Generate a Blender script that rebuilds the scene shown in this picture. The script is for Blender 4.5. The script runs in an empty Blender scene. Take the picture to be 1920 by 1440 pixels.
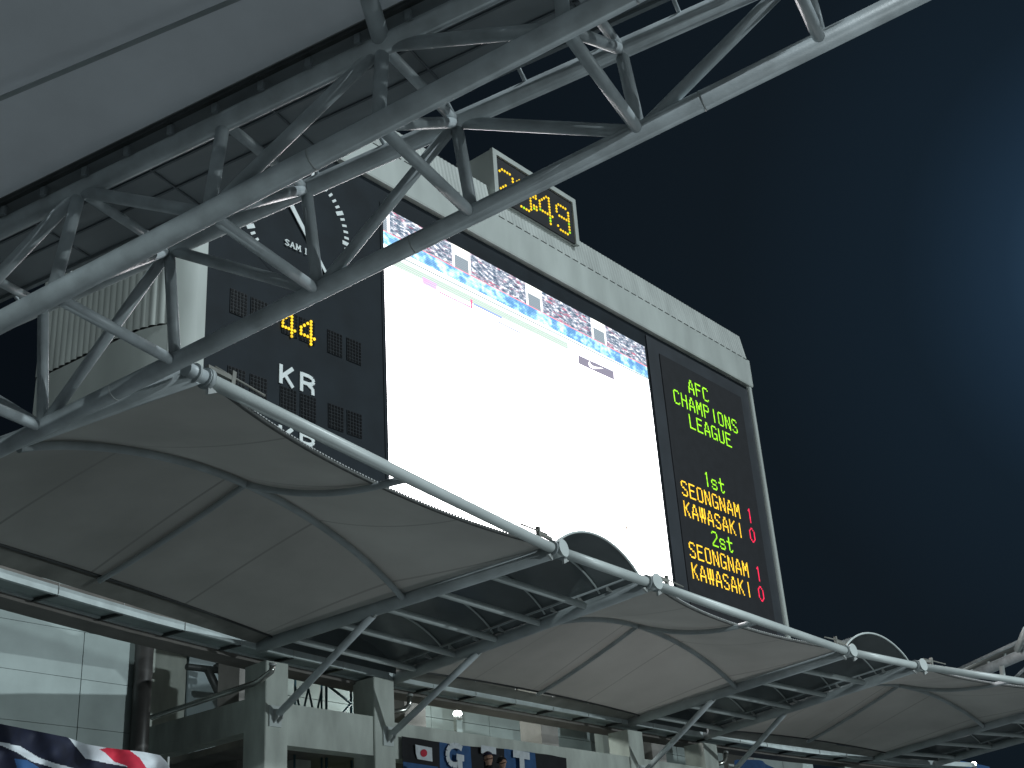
import bpy, math, random
from mathutils import Vector, Matrix
random.seed(7)
S = bpy.context.scene
R_ = math.radians

# ------------------------------------------------------------------ camera
# axes found from the vanishing points of the scoreboard; X along the board, Y away, Z up; eye at the origin
F = 2425.25
RX = Vector((2230., 992., F)).normalized()
RZ = Vector((-360., -5120., F)).normalized()
RY = RZ.cross(RX)
ROT = Matrix((RX, RY, RZ))                 # cam (right, down, forward) -> world
cam = bpy.data.cameras.new('camera'); camo = bpy.data.objects.new('camera', cam)
S.collection.objects.link(camo); S.camera = camo
cam.sensor_width = 36.; cam.lens = F / 1920 * 36; cam.clip_start = .1; cam.clip_end = 2000
M = Matrix((( ROT[0][0], -ROT[0][1], -ROT[0][2], 0), (ROT[1][0], -ROT[1][1], -ROT[1][2], 0),
            ( ROT[2][0], -ROT[2][1], -ROT[2][2], 0), (0, 0, 0, 1)))
camo.matrix_world = M
def ray(px, py): return ROT @ Vector((px - 960, py - 720, F))
def onY(px, py, Y): d = ray(px, py); return d * (Y / d.y)
def onZ(px, py, Z): d = ray(px, py); return d * (Z / d.z)
def onX(px, py, X): d = ray(px, py); return d * (X / d.x)
def online(px, py, a, b):                  # point of line a-b nearest to the ray
    d = ray(px, py).normalized(); u = (b - a); w = -a
    A, B, C, D, E = u.dot(u), u.dot(d), 1., u.dot(a), d.dot(a)
    t = (B * E - C * D) / (A * C - B * B)
    return a + u * t

# ------------------------------------------------------------------ world, lights, exposure
W = bpy.data.worlds.new('World'); S.world = W; W.use_nodes = True
nt = W.node_tree; nt.nodes.clear()
wo = nt.nodes.new('ShaderNodeOutputWorld'); bg = nt.nodes.new('ShaderNodeBackground')
tc = nt.nodes.new('ShaderNodeTexCoord'); dp = nt.nodes.new('ShaderNodeVectorMath'); dp.operation = 'DOT_PRODUCT'
gd = ray(2250, 480).normalized(); dp.inputs[1].default_value = gd
rp = nt.nodes.new('ShaderNodeValToRGB'); rp.color_ramp.interpolation = 'LINEAR'
el = rp.color_ramp.elements
el[0].position = .78; el[0].color = (.0024, .0040, .0062, 1)
el[1].position = 1.; el[1].color = (.024, .054, .096, 1)
e = el.new(.95); e.color = (.0052, .0092, .0138, 1)
e = el.new(.982); e.color = (.0068, .0140, .0230, 1)
e = el.new(.9915); e.color = (.0105, .0235, .0420, 1)
nt.links.new(tc.outputs['Generated'], dp.inputs[0]); nt.links.new(dp.outputs['Value'], rp.inputs['Fac'])
nt.links.new(rp.outputs['Color'], bg.inputs['Color']); bg.inputs['Strength'].default_value = 1.
nt.links.new(bg.outputs[0], wo.inputs[0])
def sun(name, frm, strength, angle, col):
    l = bpy.data.lights.new(name, 'SUN'); l.energy = strength; l.angle = R_(angle); l.color = col
    o = bpy.data.objects.new(name, l); S.collection.objects.link(o)
    o.rotation_euler = Vector(frm).to_track_quat('Z', 'Y').to_euler(); return o
def flood(name, loc, tgt, power, size, col, cone=50):
    l = bpy.data.lights.new(name, 'SPOT'); l.energy = power; l.shadow_soft_size = size; l.color = col
    l.spot_size = R_(cone); l.spot_blend = .6
    o = bpy.data.objects.new(name, l); S.collection.objects.link(o); o.location = loc
    o.rotation_euler = (Vector(loc) - Vector(tgt)).to_track_quat('Z', 'Y').to_euler(); return o
sun('floodlight_sun', (.22, -.80, .56), 1.55, 1.0, (.875, 1., 1.045))
flood('stadium_floodlight', (62, -105, 9.2), (27, 17, 6), 150000, .9, (.87, 1., 1.03), 24)
flood('stadium_floodlight', (-66, -66, 26), (14, 18, 11), 105000, .9, (.86, 1., 1.02), 17)
S.view_settings.view_transform = 'Standard'; S.view_settings.look = 'None'
S.view_settings.gamma = 1.; S.view_settings.exposure = .12

# ------------------------------------------------------------------ materials
def mat(name, col, rough=.55, var=.12, scale=3., bump=.0, bscale=40., metal=0., spec=.5, emit=None, est=0., trans=0., streak=0.):
    m = bpy.data.materials.new(name); m.use_nodes = True; n = m.node_tree; b = n.nodes['Principled BSDF']
    b.inputs['Roughness'].default_value = rough; b.inputs['Metallic'].default_value = metal
    b.inputs['Specular IOR Level'].default_value = spec
    b.inputs['Base Color'].default_value = (*col, 1)
    t = n.nodes.new('ShaderNodeTexCoord')
    if var:
        no = n.nodes.new('ShaderNodeTexNoise'); no.inputs['Scale'].default_value = scale; no.inputs['Detail'].default_value = 6
        mp = n.nodes.new('ShaderNodeMapping'); mp.inputs['Scale'].default_value = (1, 1, 1 - .85 * streak)
        n.links.new(t.outputs['Object'], mp.inputs[0]); n.links.new(mp.outputs[0], no.inputs['Vector'])
        r = n.nodes.new('ShaderNodeValToRGB')
        r.color_ramp.elements[0].position = .3; r.color_ramp.elements[1].position = .72
        r.color_ramp.elements[0].color = (*[c * (1 - var * 1.6) for c in col], 1)
        r.color_ramp.elements[1].color = (*[min(1, c * (1 + var)) for c in col], 1)
        n.links.new(no.outputs['Fac'], r.inputs[0]); n.links.new(r.outputs[0], b.inputs['Base Color'])
    if bump:
        nb = n.nodes.new('ShaderNodeTexNoise'); nb.inputs['Scale'].default_value = bscale; nb.inputs['Detail'].default_value = 4
        n.links.new(t.outputs['Object'], nb.inputs['Vector'])
        bu = n.nodes.new('ShaderNodeBump'); bu.inputs['Strength'].default_value = bump; bu.inputs['Distance'].default_value = .02
        n.links.new(nb.outputs['Fac'], bu.inputs['Height']); n.links.new(bu.outputs[0], b.inputs['Normal'])
    if emit:
        b.inputs['Emission Color'].default_value = (*emit, 1); b.inputs['Emission Strength'].default_value = est
        if 'led' in name:                                        # dots differ in brightness
            wn = n.nodes.new('ShaderNodeTexNoise'); wn.inputs['Scale'].default_value = 9.; n.links.new(t.outputs['Object'], wn.inputs['Vector'])
            mr = n.nodes.new('ShaderNodeMapRange'); mr.inputs[1].default_value = .3; mr.inputs[2].default_value = .7
            mr.inputs[3].default_value = est * .6; mr.inputs[4].default_value = est * 1.3
            n.links.new(wn.outputs['Fac'], mr.inputs[0]); n.links.new(mr.outputs[0], b.inputs['Emission Strength'])
    if trans:
        tr = n.nodes.new('ShaderNodeBsdfTranslucent'); tr.inputs[0].default_value = (*col, 1)
        mx = n.nodes.new('ShaderNodeMixShader'); mx.inputs[0].default_value = trans
        o = n.nodes['Material Output']
        n.links.new(b.outputs[0], mx.inputs[1]); n.links.new(tr.outputs[0], mx.inputs[2]); n.links.new(mx.outputs[0], o.inputs[0])
    return m
m_steel = mat('painted_steel', (.53, .58, .60), .40, .17, 3.2, .06, 60)
m_steel2 = mat('grey_beam_paint', (.40, .44, .45), .45, .14, 2., .05, 60)
m_pipe = mat('white_pipe_paint', (.60, .65, .64), .35, .07, 1.5, .03, 60)
m_seam = mat('weld_seam', (.55, .58, .58), .5, .1)
m_dark = mat('dark_steel', (.045, .05, .05), .5, .25, 4)
m_gal = mat('galvanised', (.55, .57, .56), .35, .15, 9, metal=.3)
m_beige = mat('beige_cladding', (.395, .425, .405), .55, .12, 1.0, .03, 30, streak=.8)
m_corr = mat('corrugated_cladding', (.40, .425, .405), .5, .13, 1.6, streak=.8)
m_panel = mat('dark_scoreboard_panel', (.011, .016, .021), .65, .18, 1.2, spec=.18)
m_panel2 = mat('display_border', (.028, .033, .040), .5, .15, 1., spec=.4)
m_disp = mat('led_display_black', (.013, .014, .017), .6, .15, 3., spec=.3)
m_module = mat('unlit_led_module', (.009, .012, .015), .4, .2, 8, spec=.3)
m_moddot = mat('unlit_led_dot', (.005, .006, .007), .25, .3, 20)
m_white = mat('white_lettering', (.66, .70, .70), .5, .06, 4)
m_lime = mat('lime_led', (.1, .3, .02), .4, 0, emit=(.40, 1., .02), est=1.15)
m_amber = mat('amber_led', (.4, .25, .02), .4, 0, emit=(1., .60, .035), est=1.35)
m_yellow = mat('yellow_led', (.4, .3, .02), .4, 0, emit=(1., .62, .01), est=1.05)
m_green = mat('green_yellow_led', (.2, .4, .02), .4, 0, emit=(.45, .85, .01), est=.9)
m_red = mat('red_led', (.4, .02, .04), .4, 0, emit=(1., .02, .09), est=1.2)
m_deck = mat('roof_deck', (.27, .30, .315), .6, .10, .8, .03, 20)
m_deckjoint = mat('deck_joint', (.15, .17, .185), .7, .1)
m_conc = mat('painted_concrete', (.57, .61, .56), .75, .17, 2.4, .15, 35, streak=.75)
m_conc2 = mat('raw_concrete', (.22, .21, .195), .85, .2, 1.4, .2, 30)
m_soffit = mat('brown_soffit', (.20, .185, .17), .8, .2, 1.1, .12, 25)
m_flash = mat('grey_flashing', (.22, .22, .20), .6, .18, 2.)
m_gutter = mat('gutter_metal', (.50, .56, .56), .4, .12, 3., .04, 40)
m_trough = mat('gutter_trough', (.30, .36, .355), .5, .2, 2.)
m_wall = mat('pale_wall_panel', (.34, .40, .39), .6, .14, 1.1, .02, 30)
m_walldark = mat('grey_wall_panel', (.30, .36, .38), .6, .1, .8)
m_post = mat('dark_brown_post', (.05, .047, .045), .45, .2, 3)
m_teal = mat('teal_frame_paint', (.03, .09, .11), .45, .15, 5)
m_stain = mat('stainless_pipe', (.45, .45, .42), .25, .1, 4, metal=.85)
m_glaz = mat('smoked_glazing', (.13, .15, .155), .3, .12, 1.5, spec=.5)
m_rope = mat('white_lacing', (.5, .51, .51), .6, .1, 10)
m_hem = mat('membrane_hem', (.12, .125, .12), .7, .2, 6)
m_black = mat('black_cloth', (.010, .011, .015), .85, .2, 6)
m_navy = mat('navy_cloth', (.006, .009, .028), .8, .2, 6)
m_blue = mat('blue_cloth', (.028, .095, .24), .8, .12, 6)
m_wcloth = mat('white_cloth', (.62, .66, .70), .8, .08, 9)
m_redc = mat('red_cloth', (.52, .02, .05), .8, .12, 9)
m_skin = mat('skin', (.42, .24, .17), .55, .08, 9)
m_hair = mat('black_hair', (.012, .010, .010), .5, .2, 30)
m_cap = mat('navy_cap', (.02, .018, .05), .75, .15, 10)
m_jacket = mat('dark_jacket', (.015, .017, .022), .8, .2, 9)
m_jacket2 = mat('navy_jacket', (.02, .025, .05), .8, .2, 9)
m_lamp = mat('lamp_glow', (1, 1, 1), .4, 0, emit=(.93, 1., .95), est=14.)
m_sign = mat('lime_sign', (.32, .42, .08), .6, .15, 3., emit=(.36, .46, .08), est=.35)  # faint emission in the board's own colour makes it look lit
m_field = mat('floodlit_turf', (.225, .24, .24), .9, .15, .3)
m_terr = mat('terrace_concrete', (.29, .30, .305), .85, .12, .8, .1, 20)

# PVC membrane with welded seams (object coordinates, a seam every 1.35 m)
def membrane(name, col, axis, step, trans):
    m = mat(name, col, .55, .15, .55, .06, 6, trans=trans)
    n = m.node_tree; b = n.nodes['Principled BSDF']
    src = b.inputs['Base Color'].links[0].from_socket
    uv = n.nodes.new('ShaderNodeUVMap'); sp = n.nodes.new('ShaderNodeSeparateXYZ'); n.links.new(uv.outputs[0], sp.inputs[0])
    d = n.nodes.new('ShaderNodeMath'); d.operation = 'DIVIDE'; d.inputs[1].default_value = step
    n.links.new(sp.outputs[axis], d.inputs[0])
    fr = n.nodes.new('ShaderNodeMath'); fr.operation = 'FRACT'; n.links.new(d.outputs[0], fr.inputs[0])
    lt = n.nodes.new('ShaderNodeMath'); lt.operation = 'LESS_THAN'; lt.inputs[1].default_value = .045 / step
    n.links.new(fr.outputs[0], lt.inputs[0])
    mx = n.nodes.new('ShaderNodeMixRGB'); mx.inputs[2].default_value = (*[c * .62 for c in col], 1)
    n.links.new(lt.outputs[0], mx.inputs[0]); n.links.new(src, mx.inputs[1]); n.links.new(mx.outputs[0], b.inputs['Base Color'])
    return m
m_memb = membrane('canopy_membrane', (.46, .455, .425), 0, 2.0, .08)
m_roof = membrane('roof_membrane', (.76, .80, .84), 1, 40., .13)

# ------------------------------------------------------------------ mesh builder
def wmat(o): return (wmat(o.parent) @ o.matrix_parent_inverse if o.parent else Matrix()) @ o.matrix_basis
class MB:
    def __init__(s): s.v = []; s.f = []; s.m = []; s.s = []; s.uv = None
    def face(s, idx, mi=0, sm=False): s.f.append(tuple(idx)); s.m.append(mi); s.s.append(sm)
    def poly(s, pts, mi=0):
        k = len(s.v); s.v += [tuple(p) for p in pts]; s.face(range(k, k + len(pts)), mi); return s
    def box(s, a, b, mi=0):
        return s.obox((Vector(a) + Vector(b)) / 2, Vector((1, 0, 0)), Vector((0, 1, 0)), Vector((0, 0, 1)),
                      *[abs(b[i] - a[i]) / 2 for i in range(3)], mi)
    def obox(s, c, ax, ay, az, hx, hy, hz, mi=0):
        k = len(s.v)
        for sx, sy, sz in ((-1,-1,-1),(1,-1,-1),(1,1,-1),(-1,1,-1),(-1,-1,1),(1,-1,1),(1,1,1),(-1,1,1)):
            s.v.append(tuple(c + ax * (hx * sx) + ay * (hy * sy) + az * (hz * sz)))
        for q in ((0,3,2,1),(4,5,6,7),(0,1,5,4),(1,2,6,5),(2,3,7,6),(3,0,4,7)): s.face([k + i for i in q], mi)
        return s
    def bar(s, p, q, w, h, up=Vector((0, 0, 1)), mi=0):
        p, q = Vector(p), Vector(q); ax = (q - p).normalized(); ay = up.cross(ax).normalized(); az = ax.cross(ay)
        return s.obox((p + q) / 2, ax, ay, az, (q - p).length / 2, w / 2, h / 2, mi)
    def tube(s, pts, r, n=14, cap=True, mi=0):
        pts = [Vector(p) for p in pts]; k0 = len(s.v); up = Vector((0, 0, 1)); pn = None
        rr = r if isinstance(r, (list, tuple)) else [r] * len(pts)
        for i, p in enumerate(pts):
            t = (pts[min(i + 1, len(pts) - 1)] - pts[max(i - 1, 0)]).normalized()
            if pn is None: pn = t.cross(up if abs(t.z) < .95 else Vector((0, 1, 0))).normalized()
            else: pn = (pn - t * pn.dot(t)).normalized()
            bn = t.cross(pn)
            for j in range(n):
                a = 2 * math.pi * j / n; s.v.append(tuple(p + (pn * math.cos(a) + bn * math.sin(a)) * rr[i]))
        for i in range(len(pts) - 1):
            for j in range(n):
                a, b = k0 + i * n + j, k0 + i * n + (j + 1) % n
                s.face((a, b, b + n, a + n), mi, True)
        if cap:
            s.face([k0 + j for j in range(n)][::-1], mi); e = k0 + (len(pts) - 1) * n; s.face([e + j for j in range(n)], mi)
        return s
    def grid(s, fn, nu, nv, mi=0, sm=True, uvf=None, flip=False):
        k = len(s.v); uvs = []
        for j in range(nv + 1):
            for i in range(nu + 1):
                s.v.append(tuple(fn(i / nu, j / nv)))
                if uvf: uvs.append(uvf(i / nu, j / nv))
        for j in range(nv):
            for i in range(nu):
                a = k + j * (nu + 1) + i; q = (a, a + 1, a + nu + 2, a + nu + 1)
                s.face(q[::-1] if flip else q, mi, sm)
        if uvf: s.uv = uvs
        return s
    def extrude(s, pts, off, mi=0):                # closed polygon + offset vector
        k = len(s.v); n = len(pts); off = Vector(off)
        s.v += [tuple(Vector(p)) for p in pts] + [tuple(Vector(p) + off) for p in pts]
        s.face(range(k, k + n), mi); s.face([k + n + i for i in range(n)][::-1], mi)
        for i in range(n): s.face((k + i, k + n + i, k + n + (i + 1) % n, k + (i + 1) % n), mi)
        return s
    def mesh(s, name, mats):
        me = bpy.data.meshes.new(name); me.from_pydata(s.v, [], s.f)
        for m in (mats if isinstance(mats, (list, tuple)) else [mats]): me.materials.append(m)
        me.polygons.foreach_set('material_index', s.m); me.polygons.foreach_set('use_smooth', s.s)
        if s.uv:
            l = me.uv_layers.new(name='UVMap')
            for lp in me.loops: l.data[lp.index].uv = s.uv[lp.vertex_index]
        me.update(); return me
    def build(s, name, mats, parent=None, label=None):
        o = bpy.data.objects.new(name, s.mesh(name, mats)); S.collection.objects.link(o)
        if parent: o.parent = parent; o.matrix_parent_inverse = wmat(parent).inverted()
        if label: o['label'] = label
        return o
def thing(name, label, cat, loc=(0, 0, 0), group=None):
    o = bpy.data.objects.new(name, None); o.empty_display_size = .3; S.collection.objects.link(o); o.location = loc
    return tag(o, label, cat, group)
def tag(o, label, cat, group=None):
    o['label'] = label; o['category'] = cat
    if group: o['group'] = group
    return o
def struct(o, kind='structure'): o['kind'] = kind; return o
def share(name, me, parent, loc=None, rot=None):
    o = bpy.data.objects.new(name, me); S.collection.objects.link(o); o.parent = parent
    if parent: o.matrix_parent_inverse = parent.matrix_basis.inverted()
    if loc is not None: o.location = loc
    if rot is not None: o.rotation_euler = rot
    return o
V = Vector
def lerp(a, b, t): return a + (b - a) * t

# ================================================================== the setting below the frame
g = MB(); g.poly([(-900, -900, -6), (900, -900, -6), (900, 900, -6), (-900, 900, -6)])
struct(g.build('ground', m_field))
def arc_y(x): return 18.9 - .0042 * (x - 26) ** 2             # plan curve of the end stand
xs = [4 + i * 2.2 for i in range(20)]
t = MB()
rows = [(-.2 - .85 * k, 2.0 - .42 * k) for k in range(19)]
for k, (dy, z) in enumerate(rows):
    for i in range(len(xs) - 1):
        a, b = xs[i], xs[i + 1]; ya, yb = arc_y(a) + dy - 1.8, arc_y(b) + dy - 1.8
        t.poly([(a, ya, z), (b, yb, z), (b, yb + .85, z), (a, ya + .85, z)])
        t.poly([(a, ya, z - .42), (b, yb, z - .42), (b, yb, z), (a, ya, z)])
struct(t.build('terrace', m_terr))
t = MB()
t.grid(lambda u, v: (4 + 42 * u, arc_y(4 + 42 * u) - 1.99 + v * 9.5, 2.25), 20, 1, sm=False)
struct(t.build('concourse_floor', m_terr))

# ================================================================== scoreboard
BY = 20.
sb = thing('scoreboard', 'large stadium scoreboard with glowing white video screen and dark LED panels', 'scoreboard', (26, 22, 9.2))
# body shell: plan outline walked from the rear left, round the corner, to the front
LP = [(13.45, 24.4), (13.55, 23.2), (13.62, 22.2), (13.68, 21.4), (13.74, 20.95), (13.86, 20.6), (14.02, 20.32)]
def resample(pts, step):
    out = []; pts = [V((*p, 0)) for p in pts]; d = 0.; seg = 0
    L = [0]
    for a, b in zip(pts, pts[1:]): L.append(L[-1] + (b - a).length)
    n = max(2, int(L[-1] / step)); 
    for i in range(n + 1):
        t = L[-1] * i / n
        while seg < len(pts) - 2 and L[seg + 1] < t: seg += 1
        out.append((lerp(pts[seg], pts[seg + 1], (t - L[seg]) / (L[seg + 1] - L[seg])), t))
    return out
def corrugated(mb, pts, z0, z1, pitch, amp, lean=0., n=8):
    sm = resample(pts, pitch / n); k = len(mb.v)
    for i, (p, t) in enumerate(sm):
        a = sm[max(i - 1, 0)][0]; b = sm[min(i + 1, len(sm) - 1)][0]; tg = (b - a).normalized(); nm = V((tg.y, -tg.x, 0))
        ph = (t / pitch) % 1.
        o = amp * math.sqrt(max(0, math.sin(math.pi * ph)))       # half round ribs with sharp valleys
        for z, ln in ((z0, 0), (z1, lean)):
            q = p + nm * (o - ln); mb.v.append((q.x, q.y, z))
    for i in range(len(sm) - 1):
        a = k + 2 * i; mb.face((a, a + 2, a + 3, a + 1), 0, True)
    return mb
c = MB(); corrugated(c, LP, 13.12, 18.9, .205, .07); c.build('corrugated_cladding', m_corr, sb, 'pale ribbed cladding wrapping the left end')
c = MB(); corrugated(c, LP, 9.2, 12.02, .205, .07); c.build('corrugated_cladding', m_corr, sb)
c = MB()
def wallstrip(mb, pts, z0, z1, off=0.):
    k = len(mb.v)
    for i, p in enumerate(pts):
        mb.v += [(p[0], p[1], z0), (p[0], p[1], z1)]
    for i in range(len(pts) - 1): mb.face((k + 2 * i, k + 2 * i + 2, k + 2 * i + 3, k + 2 * i + 1), 0, True)
wallstrip(c, [(p[0] + .005, p[1]) for p in LP], 12.02, 13.12)
c.build('smooth_band', m_beige, sb)
c = MB(); wallstrip(c, [(p[0] + .005, p[1]) for p in LP], 18.9, 19.35); c.build('smooth_band', m_beige, sb)
c = MB(); wallstrip(c, [(14.02, 20.32), (14.16, 20.14), (14.32, 20.02), (14.45, 19.985)], 9.2, 19.35)
wallstrip(c, [(14.45, 19.985), (14.69, 19.98)], 9.2, 19.35); wallstrip(c, [(14.69, 19.98), (14.69, 20.3)], 9.2, 19.35)
c.build('corner_pilaster', m_beige, sb)
c = MB(); wallstrip(c, [(38.5, 20.3), (38.5, 19.98), (38.66, 19.98), (38.74, 20.06), (38.76, 20.3), (38.7, 24.4), (13.45, 24.4)], 9.2, 19.35)
c.build('end_wall', m_beige, sb)
c = MB(); c.poly([(13.5, 24.4, 9.2), (38.7, 24.4, 9.2), (38.7, 20.1, 9.2), (14.3, 20.1, 9.2), (13.7, 20.9, 9.2)])
c.build('underside', m_soffit, sb)
# top fascia: smooth lower band, then ribbed band leaning back, then the roof
c = MB(); prof = [(19.95, 19.35), (19.93, 19.40), (19.93, 20.42), (19.97, 20.42)]
k = len(c.v)
for x in (13.82, 38.72):
    for y, z in [(20.45, 19.35)] + prof + [(20.45, 20.42)]: c.v.append((x, y, z))
for i in range(5): c.face((k + i, k + i + 6, k + i + 7, k + i + 1))
c.poly([(38.72, 20.45, 19.35), (38.72, 19.93, 19.4), (38.72, 19.93, 20.42), (38.72, 20.45, 20.42)])
wallstrip(c, [(13.5, 24.4), (13.66, 21.3), (13.74, 20.4), (13.82, 19.94)], 19.35, 20.42)
c.build('fascia_band', m_beige, sb)
c = MB(); corrugated(c, [(13.86, 19.98), (38.58, 19.98)], 20.43, 21.45, .155, .03, .16, 6)
c.poly([(38.58, 19.98, 20.43), (38.76, 20.12, 20.43), (38.62, 20.32, 21.40), (38.46, 20.16, 21.45)])
c.poly([(38.76, 20.12, 20.43), (38.76, 24.3, 20.43), (38.6, 24.2, 21.40), (38.62, 20.32, 21.40)])
c.build('ribbed_parapet', m_corr, sb)
c = MB(); c.poly([(13.8, 20.14, 21.46), (38.46, 20.14, 21.46), (38.62, 20.34, 21.41), (38.62, 24.3, 21.41), (13.8, 24.3, 21.41)])
wallstrip(c, [(13.8, 24.3), (13.86, 19.99)], 20.43, 21.43); c.build('roof', m_corr, sb)
c = MB()
for i in range(64):                                             # drip joint under the ribs
    x = 13.9 + i * .387; c.box((x, 19.915, 20.395), (x + .26, 19.95, 20.415))
struct(c.build('drip_joint', m_dark, sb), 'stuff')
# dark face
c = MB(); c.box((14.69, 20.10, 9.2), (38.5, 20.25, 19.36)); c.build('face_panel', m_panel, sb, 'dark slate face of the board')
c = MB(); c.box((32.1, 20.06, 9.6), (38.45, 20.098, 19.2)); bord = c.build('display_border', m_panel2, sb)
c = MB(); c.box((32.75, 20.03, 9.9), (37.84, 20.058, 18.72)); c.build('led_display', m_disp, sb, 'black LED text display')

# --- video screen
SX0, SX1, SZ1, SZ0 = 20.16, 31.95, 18.72, 9.6
ms = bpy.data.materials.new('video_picture'); ms.use_nodes = True; n = ms.node_tree; n.nodes.clear()
N = n.nodes.new
def lk(a, b): n.links.new(a, b)
def val(op, a, b=None, cl=False):
    x = N('ShaderNodeMath'); x.operation = op; x.use_clamp = cl
    for i, q in enumerate((a, b)):
        if q is None: continue
        if isinstance(q, (int, float)): x.inputs[i].default_value = q
        else: lk(q, x.inputs[i])
    return x.outputs[0]
def mixc(f, a, b):
    x = N('ShaderNodeMixRGB')
    if isinstance(f, (int, float)): x.inputs[0].default_value = f
    else: lk(f, x.inputs[0])
    for i, q in ((1, a), (2, b)):
        if isinstance(q, tuple): x.inputs[i].default_value = (*q, 1)
        else: lk(q, x.inputs[i])
    return x.outputs[0]
tco = N('ShaderNodeTexCoord'); sx = N('ShaderNodeSeparateXYZ'); lk(tco.outputs['Object'], sx.inputs[0])
X, Zc = sx.outputs[0], sx.outputs[2]                            # metres right of and below the top left corner
D_ = val('MULTIPLY', Zc, -1.)
def noise(sc, zs, det=3., off=0.):
    mp = N('ShaderNodeMapping'); mp.inputs['Scale'].default_value = (1, 1, zs); mp.inputs['Location'].default_value = (off, off, off)
    lk(tco.outputs['Object'], mp.inputs[0]); no = N('ShaderNodeTexNoise'); no.inputs['Scale'].default_value = sc
    no.inputs['Detail'].default_value = det; no.inputs['Roughness'].default_value = .7; lk(mp.outputs[0], no.inputs['Vector']); return no
def between(v, a, b): return val('MULTIPLY', val('GREATER_THAN', v, a), val('LESS_THAN', v, b))
def ramp(v, stops):
    r = N('ShaderNodeValToRGB'); r.color_ramp.interpolation = 'LINEAR'
    e = r.color_ramp.elements
    e[0].position, e[0].color = stops[0][0], (*stops[0][1], 1); e[1].position, e[1].color = stops[-1][0], (*stops[-1][1], 1)
    for p, cc in stops[1:-1]: q = e.new(p); q.color = (*cc, 1)
    lk(v, r.inputs[0]); return r.outputs[0]
n1 = noise(4.4, 2.6, 5.); n2 = noise(2.4, 5.5, 4., 9.)
crowd = ramp(n1.outputs['Fac'], [(.30, (.05, .09, .14)), (.44, (.16, .24, .34)), (.54, (.60, .66, .78)), (.63, (1.9, 1.9, 2.0))])
redm = val('MULTIPLY', val('SUBTRACT', n2.outputs['Fac'], .56, True), 7., True)
crowd = mixc(redm, crowd, (1.0, .22, .34))
bl = noise(2.6, 1.4, 2., 4.)
blue = ramp(bl.outputs['Fac'], [(.36, (.18, .46, .88)), (.48, (.32, .68, 1.1)), (.56, (.65, 1.3, 1.7)), (.68, (1.2, 1.9, 2.1))])
per = val('FRACT', val('DIVIDE', val('SUBTRACT', X, 2.62), 3.14))
pil = between(per, .0, .24)
pilc = mixc(val('LESS_THAN', D_, .30), (.38, .46, .52), (2.4, 2.4, 2.2))
post = val('ADD', between(per, .0, .03), between(per, .21, .24), True)
pilc = mixc(post, pilc, (2., 2., 2.))
crowd = mixc(pil, crowd, pilc)
WHITE = (7.6, 7.4, 7.5)
colr = mixc(val('GREATER_THAN', D_, .715), crowd, (1.4, .5, .6))
colr = mixc(val('GREATER_THAN', D_, .745), colr, blue)
colr = mixc(val('GREATER_THAN', D_, 1.13), colr, (3.0, 3.2, 3.4))
tilt = val('ADD', D_, val('MULTIPLY', X, .012))
colr = mixc(between(tilt, 1.27, 1.33), colr, (.62, .72, .70))
gm = val('MULTIPLY', between(tilt, 1.42, 1.66), val('LESS_THAN', X, 7.6))
colr = mixc(gm, colr, (.80, .98, .88))
colr = mixc(val('GREATER_THAN', tilt, 1.66), colr, WHITE)
colr = mixc(val('MULTIPLY', between(D_, 1.73, 1.79), between(X, 2.0, 3.35)), colr, (1.3, .25, .5))
colr = mixc(val('MULTIPLY', between(D_, 1.50, 1.78), between(X, 3.28, 3.36)), colr, (1.3, .25, .5))
colr = mixc(val('MULTIPLY', between(D_, 1.58, 1.65), between(X, 3.4, 4.6)), colr, (.45, .6, 1.2))
colr = mixc(val('MULTIPLY', between(D_, 1.77, 1.83), between(X, 4.3, 5.4)), colr, (.25, .3, .75))
colr = mixc(val('MULTIPLY', between(D_, 1.55, 1.76), between(X, 1.4, 1.95)), colr, mixc(bl.outputs['Fac'], (.6, .9, 1.6), (1.6, .5, 1.)))
sp = N('ShaderNodeTexVoronoi'); sp.inputs['Scale'].default_value = .55; lk(tco.outputs['Object'], sp.inputs['Vector'])
spk = val('MULTIPLY', val('LESS_THAN', sp.outputs['Distance'], .045), val('GREATER_THAN', D_, 2.6))
colr = mixc(spk, colr, (.7, .62, .55))
lines = val('LESS_THAN', val('FRACT', val('DIVIDE', D_, .058)), .22)     # LED module rows
colr = mixc(val('MULTIPLY', lines, .55), colr, (.10, .12, .14))
em = N('ShaderNodeEmission'); lk(colr, em.inputs[0]); ou = N('ShaderNodeOutputMaterial'); lk(em.outputs[0], ou.inputs[0])
c = MB(); W_, H_ = SX1 - SX0, SZ1 - SZ0
c.poly([(0, 0, -H_), (W_, 0, -H_), (W_, 0, 0), (0, 0, 0)])
scr = c.build('video_screen', ms, sb, 'overexposed white video screen with a strip of crowd along its top')
scr.matrix_parent_inverse = Matrix(); scr.location = V((SX0, 20.075, SZ1)) - sb.location
fr = MB()
for a, b in (((SX0 - .1, SZ0), (SX0, SZ1 + .1)), ((SX1, SZ0), (SX1 + .1, SZ1 + .1)), ((SX0, SZ1), (SX1, SZ1 + .1))):
    fr.box((a[0], 20.078, a[1]), (b[0], 20.099, b[1]))
fr.build('screen_frame', m_panel, sb)
m_scrdark = mat('screen_advert', (.02, .02, .03), .5, 0, emit=(.30, .28, .36), est=1.)
m_scrwhite = mat('screen_white', (.8, .8, .8), .5, 0, emit=(4.5, 4.4, 4.5), est=1.)
c = MB(); c.extrude([(28.22, 20.066, 17.14), (30.02, 20.066, 17.18), (30.0, 20.066, 16.88), (28.2, 20.066, 16.84)], (0, .006, 0)); c.build('advert_board', m_scrdark, scr)
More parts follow.
